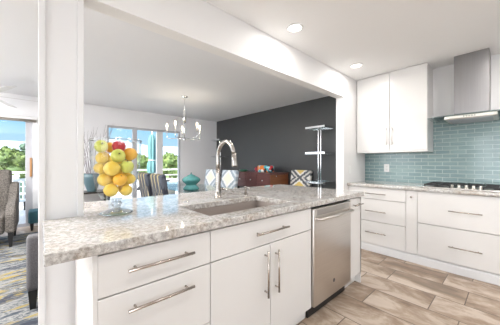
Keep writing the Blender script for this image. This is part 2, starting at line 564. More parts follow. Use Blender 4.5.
# recessed lights --------------------------------------------------
def can(x, y, label, grp='recessed lights in the kitchen ceiling', w=None):
    t = thing('recessed_light', label, 'ceiling light', (x, y, HC), grp)
    b_ = newbm(); lathe(b_, [(.062, HC - .0002), (.078, HC - .0002), (.076, HC - .006), (.062, HC - .008)], (x, y, 0), 28, cap=False)
    link('trim_ring', b_, M_white, t)
    b_ = newbm(); lathe(b_, [(.0, HC - .001), (.0615, HC - .001), (.0615, HC - .004), (0, HC - .005)], (x, y, 0), 28, cap=False)
    link('lens', b_, M_canlens, t)
    ld = bpy.data.lights.new('lamp', 'AREA'); ld.shape = 'DISK'; ld.size = .12; ld.energy = w or CAN_W; ld.color = (1, .965, .93)
    lo = bpy.data.objects.new('lamp', ld); COL.objects.link(lo); lo.parent = t; lo.location = (0, 0, -.012)
can(1.775, 1.355, 'recessed ceiling light nearest the middle of the beam, the larger lit disc', w=3.0)
can(3.06, 1.35, 'recessed ceiling light near the upper cabinet, the smaller lit disc', w=3.0)
for x, y in ((3.06, .0), (1.775, .0), (.49, .0), (.49, -1.4), (1.775, -1.4), (3.06, -1.4)):
    can(x, y, 'added round recessed light in the kitchen ceiling outside the picture')  # unseen cans added along the same grid to brighten the kitchen
for x, y in ((-1.2, 2.4), (-2.4, 2.4), (-1.6, 3.4), (-2.7, 3.9), (-1.9, 4.5), (-2.6, 5.3)):
    can(x, y, 'added round recessed light in the living room ceiling outside the picture', 'added lights in the living room ceiling', ADDED_CAN_W)  # unseen cans added to lift the light in the dining room

for x in (.9, 2.3):
    can(x, 2.17, 'added recessed light hidden in the dining ceiling behind the beam', 'added lights behind the beam', 7.0)  # hidden cans added to brighten the bar side of the worktop

# ============================================================ peninsula
def carcass(name, x0, x1, y0, y1, z0, z1, parent, face='-y', th=.016):
    b_ = newbm()
    if face == '-y':
        box(b_, x0, x0 + th, y0, y1, z0, z1); box(b_, x1 - th, x1, y0, y1, z0, z1)
        box(b_, x0 + th, x1 - th, y0, y1, z0, z0 + th); box(b_, x0 + th, x1 - th, y1 - th, y1, z0 + th, z1)
        box(b_, x0 + th, x1 - th, y0, y0 + .05, z1 - .02, z1)
    else:
        box(b_, x0, x1, y0, y0 + th, z0, z1); box(b_, x0, x1, y1 - th, y1, z0, z1)
        box(b_, x0, x1, y0 + th, y1 - th, z0, z0 + th); box(b_, x1 - th, x1, y0 + th, y1 - th, z0 + th, z1)
        box(b_, x0, x0 + .05, y0 + th, y1 - th, z1 - .02, z1)
    return link(name, b_, M_carc, parent)

YD = 1.02       # faces of the peninsula doors
def pull_x(x0, x1, z, y, parent, m=None):
    b_ = newbm()
    tube(b_, [(x0, y - .032, z), (x1, y - .032, z)], .0065, 10)
    for x in (x0 + .03, x1 - .03): tube(b_, [(x, y - .032, z), (x, y, z)], .005, 8)
    return link('handle', b_, m or M_nickel, parent)
def pull_z(x, z0, z1, y, parent):
    b_ = newbm()
    tube(b_, [(x, y - .032, z0), (x, y - .032, z1)], .0065, 10)
    for z in (z0 + .03, z1 - .03): tube(b_, [(x, y - .032, z), (x, y, z)], .005, 8)
    return link('handle', b_, M_nickel, parent)
def pull_y(y0, y1, z, x, parent):
    b_ = newbm()
    tube(b_, [(x - .032, y0, z), (x - .032, y1, z)], .006, 10)
    for y in (y0 + .03, y1 - .03): tube(b_, [(x - .032, y, z), (x, y, z)], .005, 8)
    return link('handle', b_, M_nickel, parent)
def front_y(name, x0, x1, z0, z1, parent, y=YD):
    b_ = newbm(); box(b_, x0, x1, y, y + .019, z0, z1, .0015); return link(name, b_, M_cab, parent)
def front_x(name, y0, y1, z0, z1, parent, x=3.35):
    b_ = newbm(); box(b_, x, x + .019, y0, y1, z0, z1, .0015); return link(name, b_, M_cab, parent)
def toe_y(x0, x1, parent, m=None, y=1.075):
    b_ = newbm(); box(b_, x0, x1, y, y + .015, 0, .1); return link('toe_kick', b_, m or M_cab, parent)

Yb0, Yb1 = YD + .0195, 1.592
t = thing('base_cabinet', 'white drawer base cabinet under the fruit jar, at the left end of the peninsula', 'cabinet', (.4, 1.3, 0))
carcass('body', .158, .640, Yb0, Yb1, .1, .8745, t)
bm = newbm(); box(bm, .142, .1575, YD, Yb1, 0, .8745); link('end_panel', bm, M_cab, t)
d = front_y('drawer', .158, .641, .703, .862, t); pull_x(.255, .537, .789, YD, d)
d = front_y('drawer', .158, .641, .405, .697, t); pull_x(.255, .537, .632, YD, d)
d = front_y('drawer', .158, .641, .104, .399, t); pull_x(.255, .537, .334, YD, d)
toe_y(.158, .640, t)

t = thing('base_cabinet', 'white sink base cabinet with two doors under the sink', 'cabinet', (1.09, 1.3, 0))
carcass('body', .6415, 1.540, Yb0, Yb1, .1, .8745, t)
d = front_y('drawer', .645, 1.536, .703, .862, t); pull_x(.94, 1.235, .785, YD, d)
d = front_y('door', .645, 1.0845, .104, .697, t); pull_z(1.035, .385, .668, YD, d)
d = front_y('door', 1.0885, 1.536, .104, .697, t); pull_z(1.132, .385, .655, YD, d)
toe_y(.6415, 1.540, t)

t = thing('dishwasher', 'stainless steel dishwasher with bar handle in the white peninsula', 'dishwasher', (1.855, 1.3, 0))
bm = newbm(); box(bm, 1.548, 2.152, YD + .018, Yb1, .12, .862); link('tub', bm, M_black, t)
bm = newbm(); box(bm, 1.546, 2.154, 1.0, YD + .017, .105, .855, .006, 2); dr = link('door', bm, M_steel, t)
bm = newbm()
tube(bm, [(1.575, 1.0, .775), (1.575, .975, .777), (1.60, .957, .778), (1.85, .947, .778), (2.10, .957, .778), (2.125, .975, .777), (2.125, 1.0, .775)], .011, 12)
link('handle', bm, M_steel, dr)
bm = newbm(); box(bm, 1.585, 2.115, .9992, 1.0005, .80, .845, 0); link('control_strip', bm, brushed('strip_steel', (.42, .40, .385), .35, (3, 3, 160)), dr)
bm = newbm(); tube(bm, [(1.842, 1.0005, .222), (1.842, .9985, .222)], .016, 20); link('badge', bm, mat('badge_grey', (.10, .10, .11), .3, .6), dr)
bm = newbm(); box(bm, 1.548, 2.152, 1.06, 1.075, .0, .104); link('toe_kick', bm, M_black, t)

t = thing('base_cabinet', 'narrow white end cabinet right of the dishwasher', 'cabinet', (2.3, 1.3, 0))
carcass('body', 2.160, 2.400, Yb0, Yb1, .1, .8745, t)
bm = newbm(); box(bm, 2.4005, 2.417, YD, Yb1, 0, .8745); link('end_panel', bm, M_cab, t)
d = front_y('door', 2.162, 2.416, .104, .862, t); pull_x(2.215, 2.395, .80, YD, d)
toe_y(2.160, 2.400, t)

# back panel of the peninsula
bm = newbm(); box(bm, .185, 2.417, 1.5935, 1.615, 0, .8745)
single('back_panel', bm, M_cab, 'white panel closing the dining side of the peninsula under the overhang', 'panel', (1.3, 1.6, 0))

# countertop: cells with a sink cut-out and a notch round the post
SX0, SX1, SY0, SY1 = .70, 1.415, 1.115, 1.505
CX1, CY0, CY1 = 2.44, .995, 2.11
def cell_slab(xs, ys, skip, z0, z1):
    b_ = newbm()
    V = {}
    def gv(i, j, k):
        if (i, j, k) not in V: V[(i, j, k)] = b_.verts.new((xs[i], ys[j], (z0, z1)[k]))
        return V[(i, j, k)]
    nx, ny = len(xs) - 1, len(ys) - 1
    F_ = {(i, j) for i in range(nx) for j in range(ny) if not skip(i, j)}
    for i, j in F_:
        b_.faces.new((gv(i, j, 1), gv(i + 1, j, 1), gv(i + 1, j + 1, 1), gv(i, j + 1, 1)))
        b_.faces.new((gv(i, j, 0), gv(i, j + 1, 0), gv(i + 1, j + 1, 0), gv(i + 1, j, 0)))
        for di, dj, q in ((-1, 0, ((i, j + 1), (i, j))), (1, 0, ((i + 1, j), (i + 1, j + 1))), (0, -1, ((i, j), (i + 1, j))), (0, 1, ((i + 1, j + 1), (i, j + 1)))):
            if (i + di, j + dj) not in F_:
                (a, c), (a2, c2) = q
                b_.faces.new((gv(a, c, 0), gv(a2, c2, 0), gv(a2, c2, 1), gv(a, c, 1)))
    return b_
xs = [.008, .186, SX0, SX1, CX1]; ys = [CY0, SY0, SY1, 1.592, CY1]
bm = cell_slab(xs, ys, lambda i, j: (i == 2 and j == 1) or (i == 0 and j == 3), .875, .915)
bmesh.ops.recalc_face_normals(bm, faces=bm.faces)
ct = single('countertop', bm, M_granite, 'speckled beige grey granite worktop of the peninsula, with the sink cut into it', 'countertop', (1.2, 1.5, .875))
md = ct.modifiers.new('bevel', 'BEVEL'); md.width = .004; md.segments = 2; md.limit_method = 'ANGLE'; md.angle_limit = math.radians(60)

t = thing('sink', 'undermount taupe steel sink in the granite peninsula', 'sink', (1.07, 1.31, .66))
bm = newbm()
x0, x1, y0, y1, zt, zb = SX0 - .006, SX1 + .006, SY0 - .006, SY1 + .006, .8745, .675
box(bm, x0, x1, y0, y1, zb - .003, zb)
box(bm, x0 - .003, x0, y0, y1, zb - .003, zt); box(bm, x1, x1 + .003, y0, y1, zb - .003, zt)
box(bm, x0 - .003, x1 + .003, y0 - .003, y0, zb - .003, zt); box(bm, x0 - .003, x1 + .003, y1, y1 + .003, zb - .003, zt)
link('basin', bm, M_sink, t)
bm = newbm(); lathe(bm, [(0, zb + .0005), (.045, zb + .0005), (.042, zb + .005), (.02, zb + .003), (0, zb + .002)], (1.07, 1.31, 0), 20, cap=False); link('drain', bm, M_chrome, t)

# faucet
fx, fy = 1.100, 1.63
t = thing('faucet', 'tall brushed nickel gooseneck faucet behind the sink', 'faucet', (fx, fy, .915))
bm = newbm(); lathe(bm, [(.031, .9152), (.031, .921), (.0245, .926), (.0225, .99), (.0205, 1.12), (.0165, 1.15)], (fx, fy, 0), 20); link('body', bm, M_faucet, t)
bm = newbm()
pts = [(fx, fy, 1.14), (fx, fy, 1.20), (fx, fy, 1.255)]
R_ = .100
for k in range(1, 13):
    a = math.pi * k / 12 * .97
    pts.append((fx + .012 * k / 12, fy - R_ + R_ * math.cos(a), 1.262 + R_ * 1.14 * math.sin(a)))
tube(bm, pts, .0165, 14); link('spout', bm, M_faucet, t)
p = pts[-1]
bm = newbm(); tube(bm, [(p[0], p[1], p[2] + .004), (p[0] + .001, p[1] - .004, p[2] - .04), (p[0] + .002, p[1] - .008, p[2] - .085), (p[0] + .002, p[1] - .009, p[2] - .095)], [.0175, .021, .0245, .023], 16); h = link('spray_head', bm, M_faucet, t)
bm = newbm(); tube(bm, [(p[0] + .002, p[1] - .009, p[2] - .0952), (p[0] + .002, p[1] - .009, p[2] - .1)], .020, 16); link('nozzle', bm, M_black, h)
bm = newbm(); tube(bm, [(fx + .018, fy, .986), (fx + .05, fy, .987)], .0135, 12); tube(bm, [(fx + .05, fy, .987), (fx + .08, fy - .012, .980), (fx + .135, fy - .045, .957)], [.008, .0055, .004], 10); link('lever', bm, M_faucet, t)
# soap dispenser
sx, sy = 1.39, 1.615
t = thing('soap_dispenser', 'small chrome soap dispenser with curved spout right of the faucet', 'soap dispenser', (sx, sy, .915))
bm = newbm(); lathe(bm, [(.021, .9152), (.021, .92), (.012, .924), (.011, .955), (.0, .957)], (sx, sy, 0), 16); link('base', bm, M_faucet, t)
bm = newbm(); tube(bm, [(sx, sy, .95), (sx, sy, .975), (sx, sy - .02, .985), (sx, sy - .05, .983), (sx, sy - .06, .972)], .006, 10); link('spout', bm, M_faucet, t)
bm = newbm(); lathe(bm, [(.012, .982), (.013, .992), (0, .995)], (sx, sy, 0), 14); link('pump_cap', bm, M_faucet, t)
# small dark air switch in the worktop, left of the sink
bm = newbm(); lathe(bm, [(.018, .9151), (.018, .919), (.012, .921), (0, .921)], (.80, 1.60, 0), 16)
single('sink_button', bm, M_chrome, 'small flat button set in the granite left of the faucet', 'button', (.80, 1.60, .915))

# ============================================================ glass jar of fruit
JX, JY = .332, 1.541
t = thing('glass_jar', 'clear glass footed jar holding the fruit on the granite worktop', 'jar', (JX, JY, .915))
OUT = [(.040, 1.0), (.080, 1.008), (.1, 1.05), (.112, 1.114), (.122, 1.178), (.130, 1.283), (.1335, 1.338)]
bm = newbm()
lathe(bm, [(0, 1.002)] + OUT, (JX, JY, 0), 40, cap=False); link('bowl', bm, M_jar, t)
bm = newbm(); tube(bm, [(JX + .1335 * math.cos(k * math.pi / 20), JY + .1335 * math.sin(k * math.pi / 20), 1.338) for k in range(40)], .0032, 6, closed=True); link('rim', bm, M_foot, t)
bm = newbm()
lathe(bm, [(.0, .9152), (.086, .9152), (.087, .921), (.060, .932), (.028, .941), (.017, .947), (.020, .953), (.028, .966), (.029, .974), (.02, .986), (.018, .990), (.03, .997), (.0, .9995)], (JX, JY, 0), 36, cap=False); link('foot', bm, M_foot, t)

def fruit(kind, c, r, label, tilt=(0, 0), hidden=False):
    Mx = Matrix.Rotation(tilt[0], 4, 'X') @ Matrix.Rotation(tilt[1], 4, 'Z')
    cc = Vector(c)
    if kind == 'apple_green' or kind == 'apple_red':
        tt = thing('apple', label, 'apple', (c[0], c[1], c[2] - r * .9), 'fruit in the glass jar')
        b_ = newbm()
        prof = [(.0, -.80), (.22, -.90), (.45, -.86), (.78, -.55), (.96, -.05), (.97, .25), (.82, .66), (.50, .88), (.25, .84), (.08, .70), (0, .62)]
        lathe(b_, [(a * r, z * r) for a, z in prof], (0, 0, 0), 20, cap=False)
        bmesh.ops.transform(b_, matrix=Matrix.Translation(cc) @ Mx, verts=b_.verts)
        link('skin', b_, M_green if kind == 'apple_green' else M_red, tt)
        b_ = newbm(); tube(b_, [(0, 0, r * .62), (0.0, 0, r * .80), (.003, 0, r * 1.0)], [.0022, .002, .0028], 6)
        bmesh.ops.transform(b_, matrix=Matrix.Translation(cc) @ Mx, verts=b_.verts)
        link('stem', b_, M_stem, tt)
    elif kind == 'lemon':
        b_ = newbm()
        prof = [(0, -1.12), (.13, -1.09), (.22, -1.0), (.50, -.86), (.78, -.55), (.91, -.15), (.91, .15), (.78, .55), (.50, .86), (.22, 1.0), (.13, 1.09), (0, 1.12)]
        lathe(b_, [(a * r, z * r) for a, z in prof], (0, 0, 0), 20, cap=False)
        bmesh.ops.transform(b_, matrix=Matrix.Translation(cc) @ Mx, verts=b_.verts)
        single('lemon', b_, M_lemon, label, 'lemon', (c[0], c[1], c[2] - r * .9), 'fruit in the glass jar')
    else:
        tt = thing('orange', label, 'orange', (c[0], c[1], c[2] - r * .95), 'fruit in the glass jar')
        b_ = newbm(); ball(b_, (0, 0, 0), r, 20, 12, 1, 1, .96); bmesh.ops.transform(b_, matrix=Matrix.Translation(cc) @ Mx, verts=b_.verts); link('peel', b_, M_orange, tt)
        b_ = newbm(); lathe(b_, [(0, r * .962), (.0035, r * .958), (.003, r * .972), (0, r * .974)], (0, 0, 0), 8, cap=False); bmesh.ops.transform(b_, matrix=Matrix.Translation(cc) @ Mx, verts=b_.verts); link('stem_end', b_, M_stem, tt)
# tilt: X rotation leans the axis towards the kitchen; Z turns it before
T1 = (math.radians(60), 0)
side = math.radians(90)
def lemon(c, r, label, ang, lean=0):
    """lemon lying with its long axis level, turned by ang round the vertical"""
    r *= 1.07
    b_ = newbm()
    prof = [(0, -1.14), (.12, -1.11), (.22, -1.0), (.50, -.86), (.83, -.55), (.98, -.15), (.98, .15), (.83, .55), (.50, .86), (.22, 1.0), (.12, 1.11), (0, 1.14)]
    lathe(b_, [(a * r, z * r) for a, z in prof], (0, 0, 0), 20, cap=False)
    Mx = Matrix.Translation(Vector(c)) @ Matrix.Rotation(ang, 4, 'Z') @ Matrix.Rotation(math.pi / 2 + lean, 4, 'Y')
    bmesh.ops.transform(b_, matrix=Mx, verts=b_.verts)
    single('lemon', b_, M_lemon, label, 'lemon', (c[0], c[1], c[2] - r * .92), 'fruit in the glass jar')
A = math.radians(-42)      # across the line of sight
fruit('apple_green', (.256, 1.549, 1.300), .0356, 'yellow green apple at the top left of the glass jar', (1.0, 0))
fruit('orange', (.314, 1.610, 1.300), .033, 'orange partly hidden behind the red apple at the top of the jar')
fruit('apple_red', (.344, 1.540, 1.301), .037, 'red apple, the only red one, at the top of the jar', (.2, 0))
fruit('apple_green', (.328, 1.490, 1.247), .0385, 'green apple directly under the red apple in the jar', (1.15, 0))
fruit('orange', (.409, 1.558, 1.262), .0404, 'large orange at the upper right of the glass jar', (.5, 0))
lemon((.274, 1.597, 1.236), .0363, 'lemon under the green apple at the upper left of the jar', A, .15)
lemon((.247, 1.541, 1.179), .0280, 'half hidden lemon at the left side of the jar, mid height', A + 1.2)
lemon((.295, 1.475, 1.177), .0387, 'big bright lemon lying across the middle of the jar', A, -.1)
fruit('apple_green', (.372, 1.478, 1.184), .0375, 'yellow green apple at the right of the jar beside the big lemon', (.1, 0))
lemon((.275, 1.547, 1.113), .0365, 'orange tinted lemon at the left of the second row from the bottom', A, .1)
fruit('orange', (.336, 1.480, 1.114), .0368, 'orange in the middle of the second row from the bottom of the jar', (.9, .3))
lemon((.395, 1.514, 1.112), .0300, 'small pale lemon at the right of the second row from the bottom', A + .9)
lemon((.295, 1.497, 1.056), .0352, 'pale lemon at the bottom left of the jar', A, -.1)
lemon((.371, 1.496, 1.050), .0315, 'pale lemon end on at the bottom right of the jar', A + 1.3)
hid = 'fruit hidden behind the front fruit at the back of the jar'
for k, c in enumerate(((.334, 1.56, 1.228), (.379, 1.574, 1.054), (.336, 1.555, 1.158), (.366, 1.619, 1.25), (.31, 1.566, 1.045), (.391, 1.579, 1.122), (.28, 1.598, 1.165), (.4, 1.583, 1.192), (.329, 1.61, 1.115))):
    lemon(c, .033, 'lemon hidden behind the front fruit at the back of the glass jar', A + k * .7)

# ============================================================ range wall
t = thing('drawer_cabinet', 'white three drawer base cabinet under the upper cabinet on the range wall', 'cabinet', (3.65, 1.24, 0))
carcass('body', 3.3695, XK - .003, .872, 1.597, .1, .8745, t, '-x')
for z0, z1, hz in ((.719, .868, .792), (.419, .713, .558), (.112, .413, .27)):
    d = front_x('drawer', .874, 1.575, z0, z1, t); pull_y(1.088, 1.345, hz, 3.35, d)
bm = newbm(); box(bm, 3.35, 3.369, 1.577, 1.597, .112, .868); link('filler', bm, M_cab, t)
t = thing('pull_out_cabinet', 'narrow white pull-out cabinet with one round knob between the drawer cabinets', 'cabinet', (3.65, .81, 0))
carcass('body', 3.3695, XK - .003, .757, .870, .1, .8745, t, '-x')
d = front_x('door', .758, .870, .112, .868, t)
bm = newbm(); tube(bm, [(3.35, .812, .793), (3.335, .812, .793), (3.33, .812, .793), (3.320, .812, .793)], [.005, .005, .0135, .0125], 14); link('knob', bm, M_nickel, d)
t = thing('drawer_cabinet', 'wide white two drawer base cabinet under the gas cooktop', 'cabinet', (3.65, .33, 0))
carcass('body', 3.3695, XK - .003, -.085, .755, .1, .8745, t, '-x')
for z0, z1, hz in ((.496, .868, .680), (.112, .490, .291)):
    d = front_x('drawer', -.083, .754, z0, z1, t); pull_y(.200, .466, hz, 3.35, d)
t = thing('drawer_cabinet', 'white base cabinet at the far right of the range wall', 'cabinet', (3.65, -.5, 0))
carcass('body', 3.3695, XK - .003, -.95, -.087, .1, .8745, t, '-x')
for z0, z1, hz in ((.719, .868, .792), (.419, .713, .558), (.112, .413, .27)):
    d = front_x('drawer', -.948, -.087, z0, z1, t); pull_y(-.65, -.385, hz, 3.35, d)
bm = newbm(); box(bm, 3.362, 3.378, -.95, 1.597, 0, .0995)
box(bm, 3.352, 3.362, -.95, 1.597, 0, .085, .003)
struct('baseboard_right_kitchen', bm, M_trim)
bm = newbm(); box(bm, 3.315, XK - .0005, -.97, 1.5985, .875, .915, .004, 2)
single('countertop', bm, M_granite, 'granite worktop along the range wall under the cooktop', 'countertop', (3.6, .4, .875))

# cooktop
t = thing('gas_cooktop', 'gas cooktop with black grates and steel knobs on the range wall worktop', 'cooktop', (3.63, .333, .915))
bm = newbm(); box(bm, 3.385, 3.90, -.045, .711, .9152, .927, .004); link('tray', bm, M_steel, t)
for y0, y1 in ((-.035, .205), (.213, .453), (.461, .701)):
    bm = newbm()
    xa, xb = (3.40, 3.885) if y1 < .21 or y0 > .45 else (3.515, 3.885)
    for y in (y0 + .008, y1 - .008): box(bm, xa, xb, y - .007, y + .007, .942, .957)
    for x in (xa + .008, xb - .008): box(bm, x - .007, x + .007, y0 + .001, y1 - .001, .942, .957)
    box(bm, (xa + xb) / 2 - .006, (xa + xb) / 2 + .006, y0 + .01, y1 - .01, .944, .957)
    for x in (xa + .12, xb - .12): box(bm, x - .005, x + .005, y0 + .01, y1 - .01, .946, .957)
    box(bm, xa + .01, xb - .01, (y0 + y1) / 2 - .005, (y0 + y1) / 2 + .005, .946, .957)
    for x in (xa + .008, xb - .008):
        for y in (y0 + .008, y1 - .008): box(bm, x - .006, x + .006, y - .006, y + .006, .927, .942)
    link('grate', bm, M_grate, t)
for x, y in ((3.52, .085), (3.77, .085), (3.70, .333), (3.52, .581), (3.77, .581)):
    bm = newbm(); lathe(bm, [(.045, .9272), (.045, .932), (.032, .934), (.032, .940), (0, .941)], (x, y, 0), 18); link('burner', bm, M_grate, t)
for k in range(5):
    y = .333 + (k - 2) * .058
    bm = newbm(); lathe(bm, [(.021, .9272), (.021, .932), (.015, .936), (.0135, .960), (.011, .963), (0, .963)], (3.44, y, 0), 16); link('knob', bm, M_knob, t)

# upper cabinet
t = thing('wall_cabinet', 'white two door wall cabinet beside the range hood', 'cabinet', (3.79, 1.14, 1.35))
bm = newbm(); box(bm, 3.64, XK - .001, .712, 1.588, 1.372, HC - .002); link('body', bm, M_cab, t)
bm = newbm(); box(bm, 3.622, XK - .009, .710, 1.588, 1.351, 1.3715, .002); link('light_rail', bm, M_cab, t)
d = front_x('door', .714, 1.1335, 1.376, HC - .006, t, 3.62)
bm = newbm(); tube(bm, [(3.588, 1.101, 1.452), (3.588, 1.101, 1.70)], .006, 10); [tube(bm, [(3.588, 1.101, z), (3.62, 1.101, z)], .005, 8) for z in (1.48, 1.67)]; link('handle', bm, M_nickel_pale, d)
d = front_x('door', 1.1395, 1.586, 1.376, HC - .006, t, 3.62)
bm = newbm(); tube(bm, [(3.588, 1.172, 1.452), (3.588, 1.172, 1.70)], .006, 10); [tube(bm, [(3.588, 1.172, z), (3.62, 1.172, z)], .005, 8) for z in (1.48, 1.67)]; link('handle', bm, M_nickel_pale, d)

# range hood
t = thing('range_hood', 'stainless chimney range hood with a glass canopy above the cooktop', 'range hood', (3.8, .315, 1.66))
bm = newbm(); box(bm, 3.665, XK - .001, .166, .463, 1.758, HC - .001, .002); link('chimney', bm, M_hood, t)
bm = newbm()
poly = [(XK - .010, -.06), (3.56, -.06), (3.49, .05), (3.47, .20), (3.465, .315), (3.47, .43), (3.49, .58), (3.56, .70), (XK - .010, .70)]
prism(bm, poly, 1.742, 1.752); link('glass_canopy', bm, M_shelfglass, t)
bm = newbm(); box(bm, 3.565, XK - .010, -.02, .66, 1.7525, 1.757); link('top_plate', bm, M_hood, t)
bm = newbm(); box(bm, 3.50, XK - .012, .10, .53, 1.70, 1.7415, .008, 2); cb_ = link('motor_box', bm, M_steel, t)
bm = newbm(); box(bm, 3.494, 3.4995, .13, .50, 1.712, 1.736, .001); link('control_strip', bm, mat('pale_strip', (.70, .68, .62), .4, .4), cb_)
for k in range(5):
    bm = newbm(); tube(bm, [(3.494, .27 + k * .022, 1.724), (3.490, .27 + k * .022, 1.724)], .006, 10); link('button', bm, M_black, cb_)
bm = newbm(); box(bm, 3.53, 3.92, .14, .49, 1.695, 1.6995, 0); link('grease_filter', bm, M_alu, cb_)

# outlet and switch
t = thing('wall_outlet', 'white double outlet plate on the teal tile backsplash', 'outlet', (XK - .009, 1.277, 1.13))
bm = newbm(); box(bm, XK - .0135, XK - .0082, 1.240, 1.314, 1.066, 1.186, .0015); link('cover_plate', bm, M_white, t)
for z in (1.104, 1.148):
    bm = newbm(); box(bm, XK - .0155, XK - .0136, 1.262, 1.292, z - .014, z + .014, .001); link('socket', bm, mat('socket_white', (.7, .7, .69), .4), t)
t = thing('light_switch', 'white light switch plate on the wall stub beside the range worktop', 'switch', (3.395, 1.6, 1.11))
bm = newbm(); box(bm, 3.357, 3.433, 1.5945, 1.5998, 1.05, 1.168, .0015); link('cover_plate', bm, M_white, t)
bm = newbm(); box(bm, 3.385, 3.405, 1.5915, 1.5944, 1.085, 1.133, .001); link('rocker', bm, M_white, t)

# ============================================================ dining room
# chandelier
cx, cy = 2.05, 4.17
t = thing('chandelier', 'chrome five light candle chandelier hanging from the dining ceiling', 'chandelier', (cx, cy, HC))
bm = newbm(); lathe(bm, [(.062, HC - .0005), (.062, HC - .012), (.02, HC - .025), (.0, HC - .026)], (cx, cy, 0), 20); link('canopy', bm, M_chrome, t)
bm = newbm(); tube(bm, [(cx, cy, HC - .026), (cx, cy, 2.16)], .0055, 8); link('rod', bm, M_chrome, t)
bm = newbm(); lathe(bm, [(.010, 2.17), (.028, 2.165), (.028, 1.97), (.012, 1.965)], (cx, cy, 0), 18); tube(bm, [(cx, cy, 1.97), (cx, cy, 1.64)], .011, 10); ball(bm, (cx, cy, 1.65), .022); link('stem', bm, M_chrome, t)
for k in range(5):
    a = math.radians(185 - 41.8 + 72 * k)
    u = Vector((math.cos(a), math.sin(a), 0)); c0 = Vector((cx, cy, 0))
    bm = newbm()
    r_ = .325
    tube(bm, [c0 + Vector((0, 0, 1.665)), c0 + u * (r_ - .03) + Vector((0, 0, 1.665)), c0 + u * (r_ - .008) + Vector((0, 0, 1.673)), c0 + u * r_ + Vector((0, 0, 1.695)), c0 + u * r_ + Vector((0, 0, 1.79))], .008, 8)
    arm = link('arm', bm, M_chrome, t)
    pl = bpy.data.lights.new('bulb_light', 'POINT'); pl.energy = BULB_W; pl.color = (1, .86, .68); pl.shadow_soft_size = .02
    po = bpy.data.objects.new('bulb_light', pl); COL.objects.link(po); po.parent = t; po.location = (u.x * r_, u.y * r_, 1.975 - HC)
    bm = newbm(); lathe(bm, [(.006, 1.785), (.024, 1.79), (.024, 1.797), (.0115, 1.80), (.0115, 1.87), (0, 1.871)], c0 + u * r_, 12); link('candle_tube', bm, M_chrome, arm)
    bm = newbm(); lathe(bm, [(.007, 1.871), (.015, 1.89), (.017, 1.905), (.010, 1.93), (0, 1.953)], c0 + u * r_, 12); link('bulb', bm, M_bulb, arm)

# dining table (glass top)
t = thing('dining_table', 'long glass topped dining table under the chandelier', 'table', (2.06, 4.15, 0))
bm = newbm(); box(bm, 1.62, 2.50, 2.97, 5.35, .748, .76, .002); link('tabletop', bm, M_shelfglass, t)
for y in (3.45, 4.85):
    bm = newbm(); box(bm, 1.85, 2.27, y - .12, y + .12, 0, .04, .004); box(bm, 1.98, 2.14, y - .08, y + .08, .04, .70, .004); box(bm, 1.76, 2.36, y - .06, y + .06, .70, .7475, .004); link('pedestal', bm, M_chrome, t)

# teal vase on the table
vx, vy = 1.84, 3.50
t = thing('vase', 'teal lidded double gourd vase standing on the dining table', 'vase', (vx, vy, .76))
bm = newbm(); lathe(bm, [(.0, .7605), (.105, .7605), (.128, .772), (.130, .785), (.112, .812), (.088, .838), (.080, .848), (.092, .862), (.125, .890), (.145, .915), (.148, .930), (.138, .950), (.105, .975), (.062, .992)], (vx, vy, 0), 32, cap=False); link('body', bm, M_teal, t)
bm = newbm(); lathe(bm, [(.066, .9925), (.055, 1.002), (.028, 1.012), (.012, 1.018), (.008, 1.028), (.012, 1.036), (.008, 1.044), (0, 1.048)], (vx, vy, 0), 24); link('lid', bm, M_teal, t)

# upholstered chairs: built facing +x, pattern runs across y
def parsons(name, label, m, loc, rz, group):
    t = thing(name, label, 'chair', (0, 0, 0), group)
    b_ = newbm(); box(b_, -.24, .26, -.245, .245, .34, .47, .025, 3); link('seat', b_, m, t)
    b_ = newbm(); box(b_, -.045, .045, -.245, .245, 0, .70, .028, 3)
    bmesh.ops.transform(b_, matrix=Matrix.Translation((-.265, 0, .36)) @ Matrix.Rotation(math.radians(-9), 4, 'Y'), verts=b_.verts); link('backrest', b_, m, t)
    for sx in (-1, 1):
        for sy in (-1, 1):
            b_ = newbm(); cx_ = .01 + sx * .215; frustum(b_, cx_ - .02, cx_ + .02, sy * .21 - .02, sy * .21 + .02, 0, .345, .6); link('leg', b_, M_darkwood, t)
    t.location = loc; t.rotation_euler = (0, 0, rz)
    return t
G = 'upholstered chairs around the dining table'
c1 = parsons('dining_chair', 'navy and gold patterned chair at the near left of the dining table', M_ikat_navy, (1.57, 3.23, 0), math.radians(-4), G)
dup(c1, (1.56, 3.77, 0), math.radians(-3), 'navy and gold patterned chair, the one behind its twin left of the table')
c2 = parsons('dining_chair', 'cream and grey blue ikat chair partly behind the faucet, nearer the dark wall', M_ikat_cream, (2.55, 3.87, 0), math.radians(180), G)
dup(c2, (2.55, 4.54, 0), math.radians(179), 'cream and grey blue ikat chair just left of the faucet, by the teal vase')
parsons('dining_chair', 'charcoal and yellow ikat chair against the dark wall between sideboard and shelf', M_ikat_grey, (3.655, 2.90, 0), math.radians(180), G)

# sideboard
t = thing('sideboard', 'dark mahogany sideboard with small round knobs against the charcoal wall', 'sideboard', (3.75, 3.83, 0))
bm = newbm(); box(bm, 3.462, 4.05, 3.275, 4.385, .66, .970, .003); link('body', bm, M_mahog, t)
bm = newbm(); box(bm, 3.445, 4.062, 3.255, 4.405, .9705, .992, .004); link('top', bm, M_mahog, t)
for y0, y1 in ((3.285, 3.64), (3.65, 4.01), (4.02, 4.375)):
    bm = newbm(); box(bm, 3.450, 3.4615, y0, y1, .675, .955, .003); d = link('drawer', bm, M_mahog, t)
    bm = newbm(); ball(bm, (3.440, (y0 + y1) / 2, .83), .02, 12, 8); link('knob', bm, M_chrome, d)
bm = newbm(); box(bm, 3.475, 4.04, 3.263, 3.2745, .675, .955, .003); d = link('side_door', bm, M_walnut, t)
bm = newbm(); ball(bm, (3.64, 3.254, .925), .017, 12, 8); link('knob', bm, M_chrome, d)
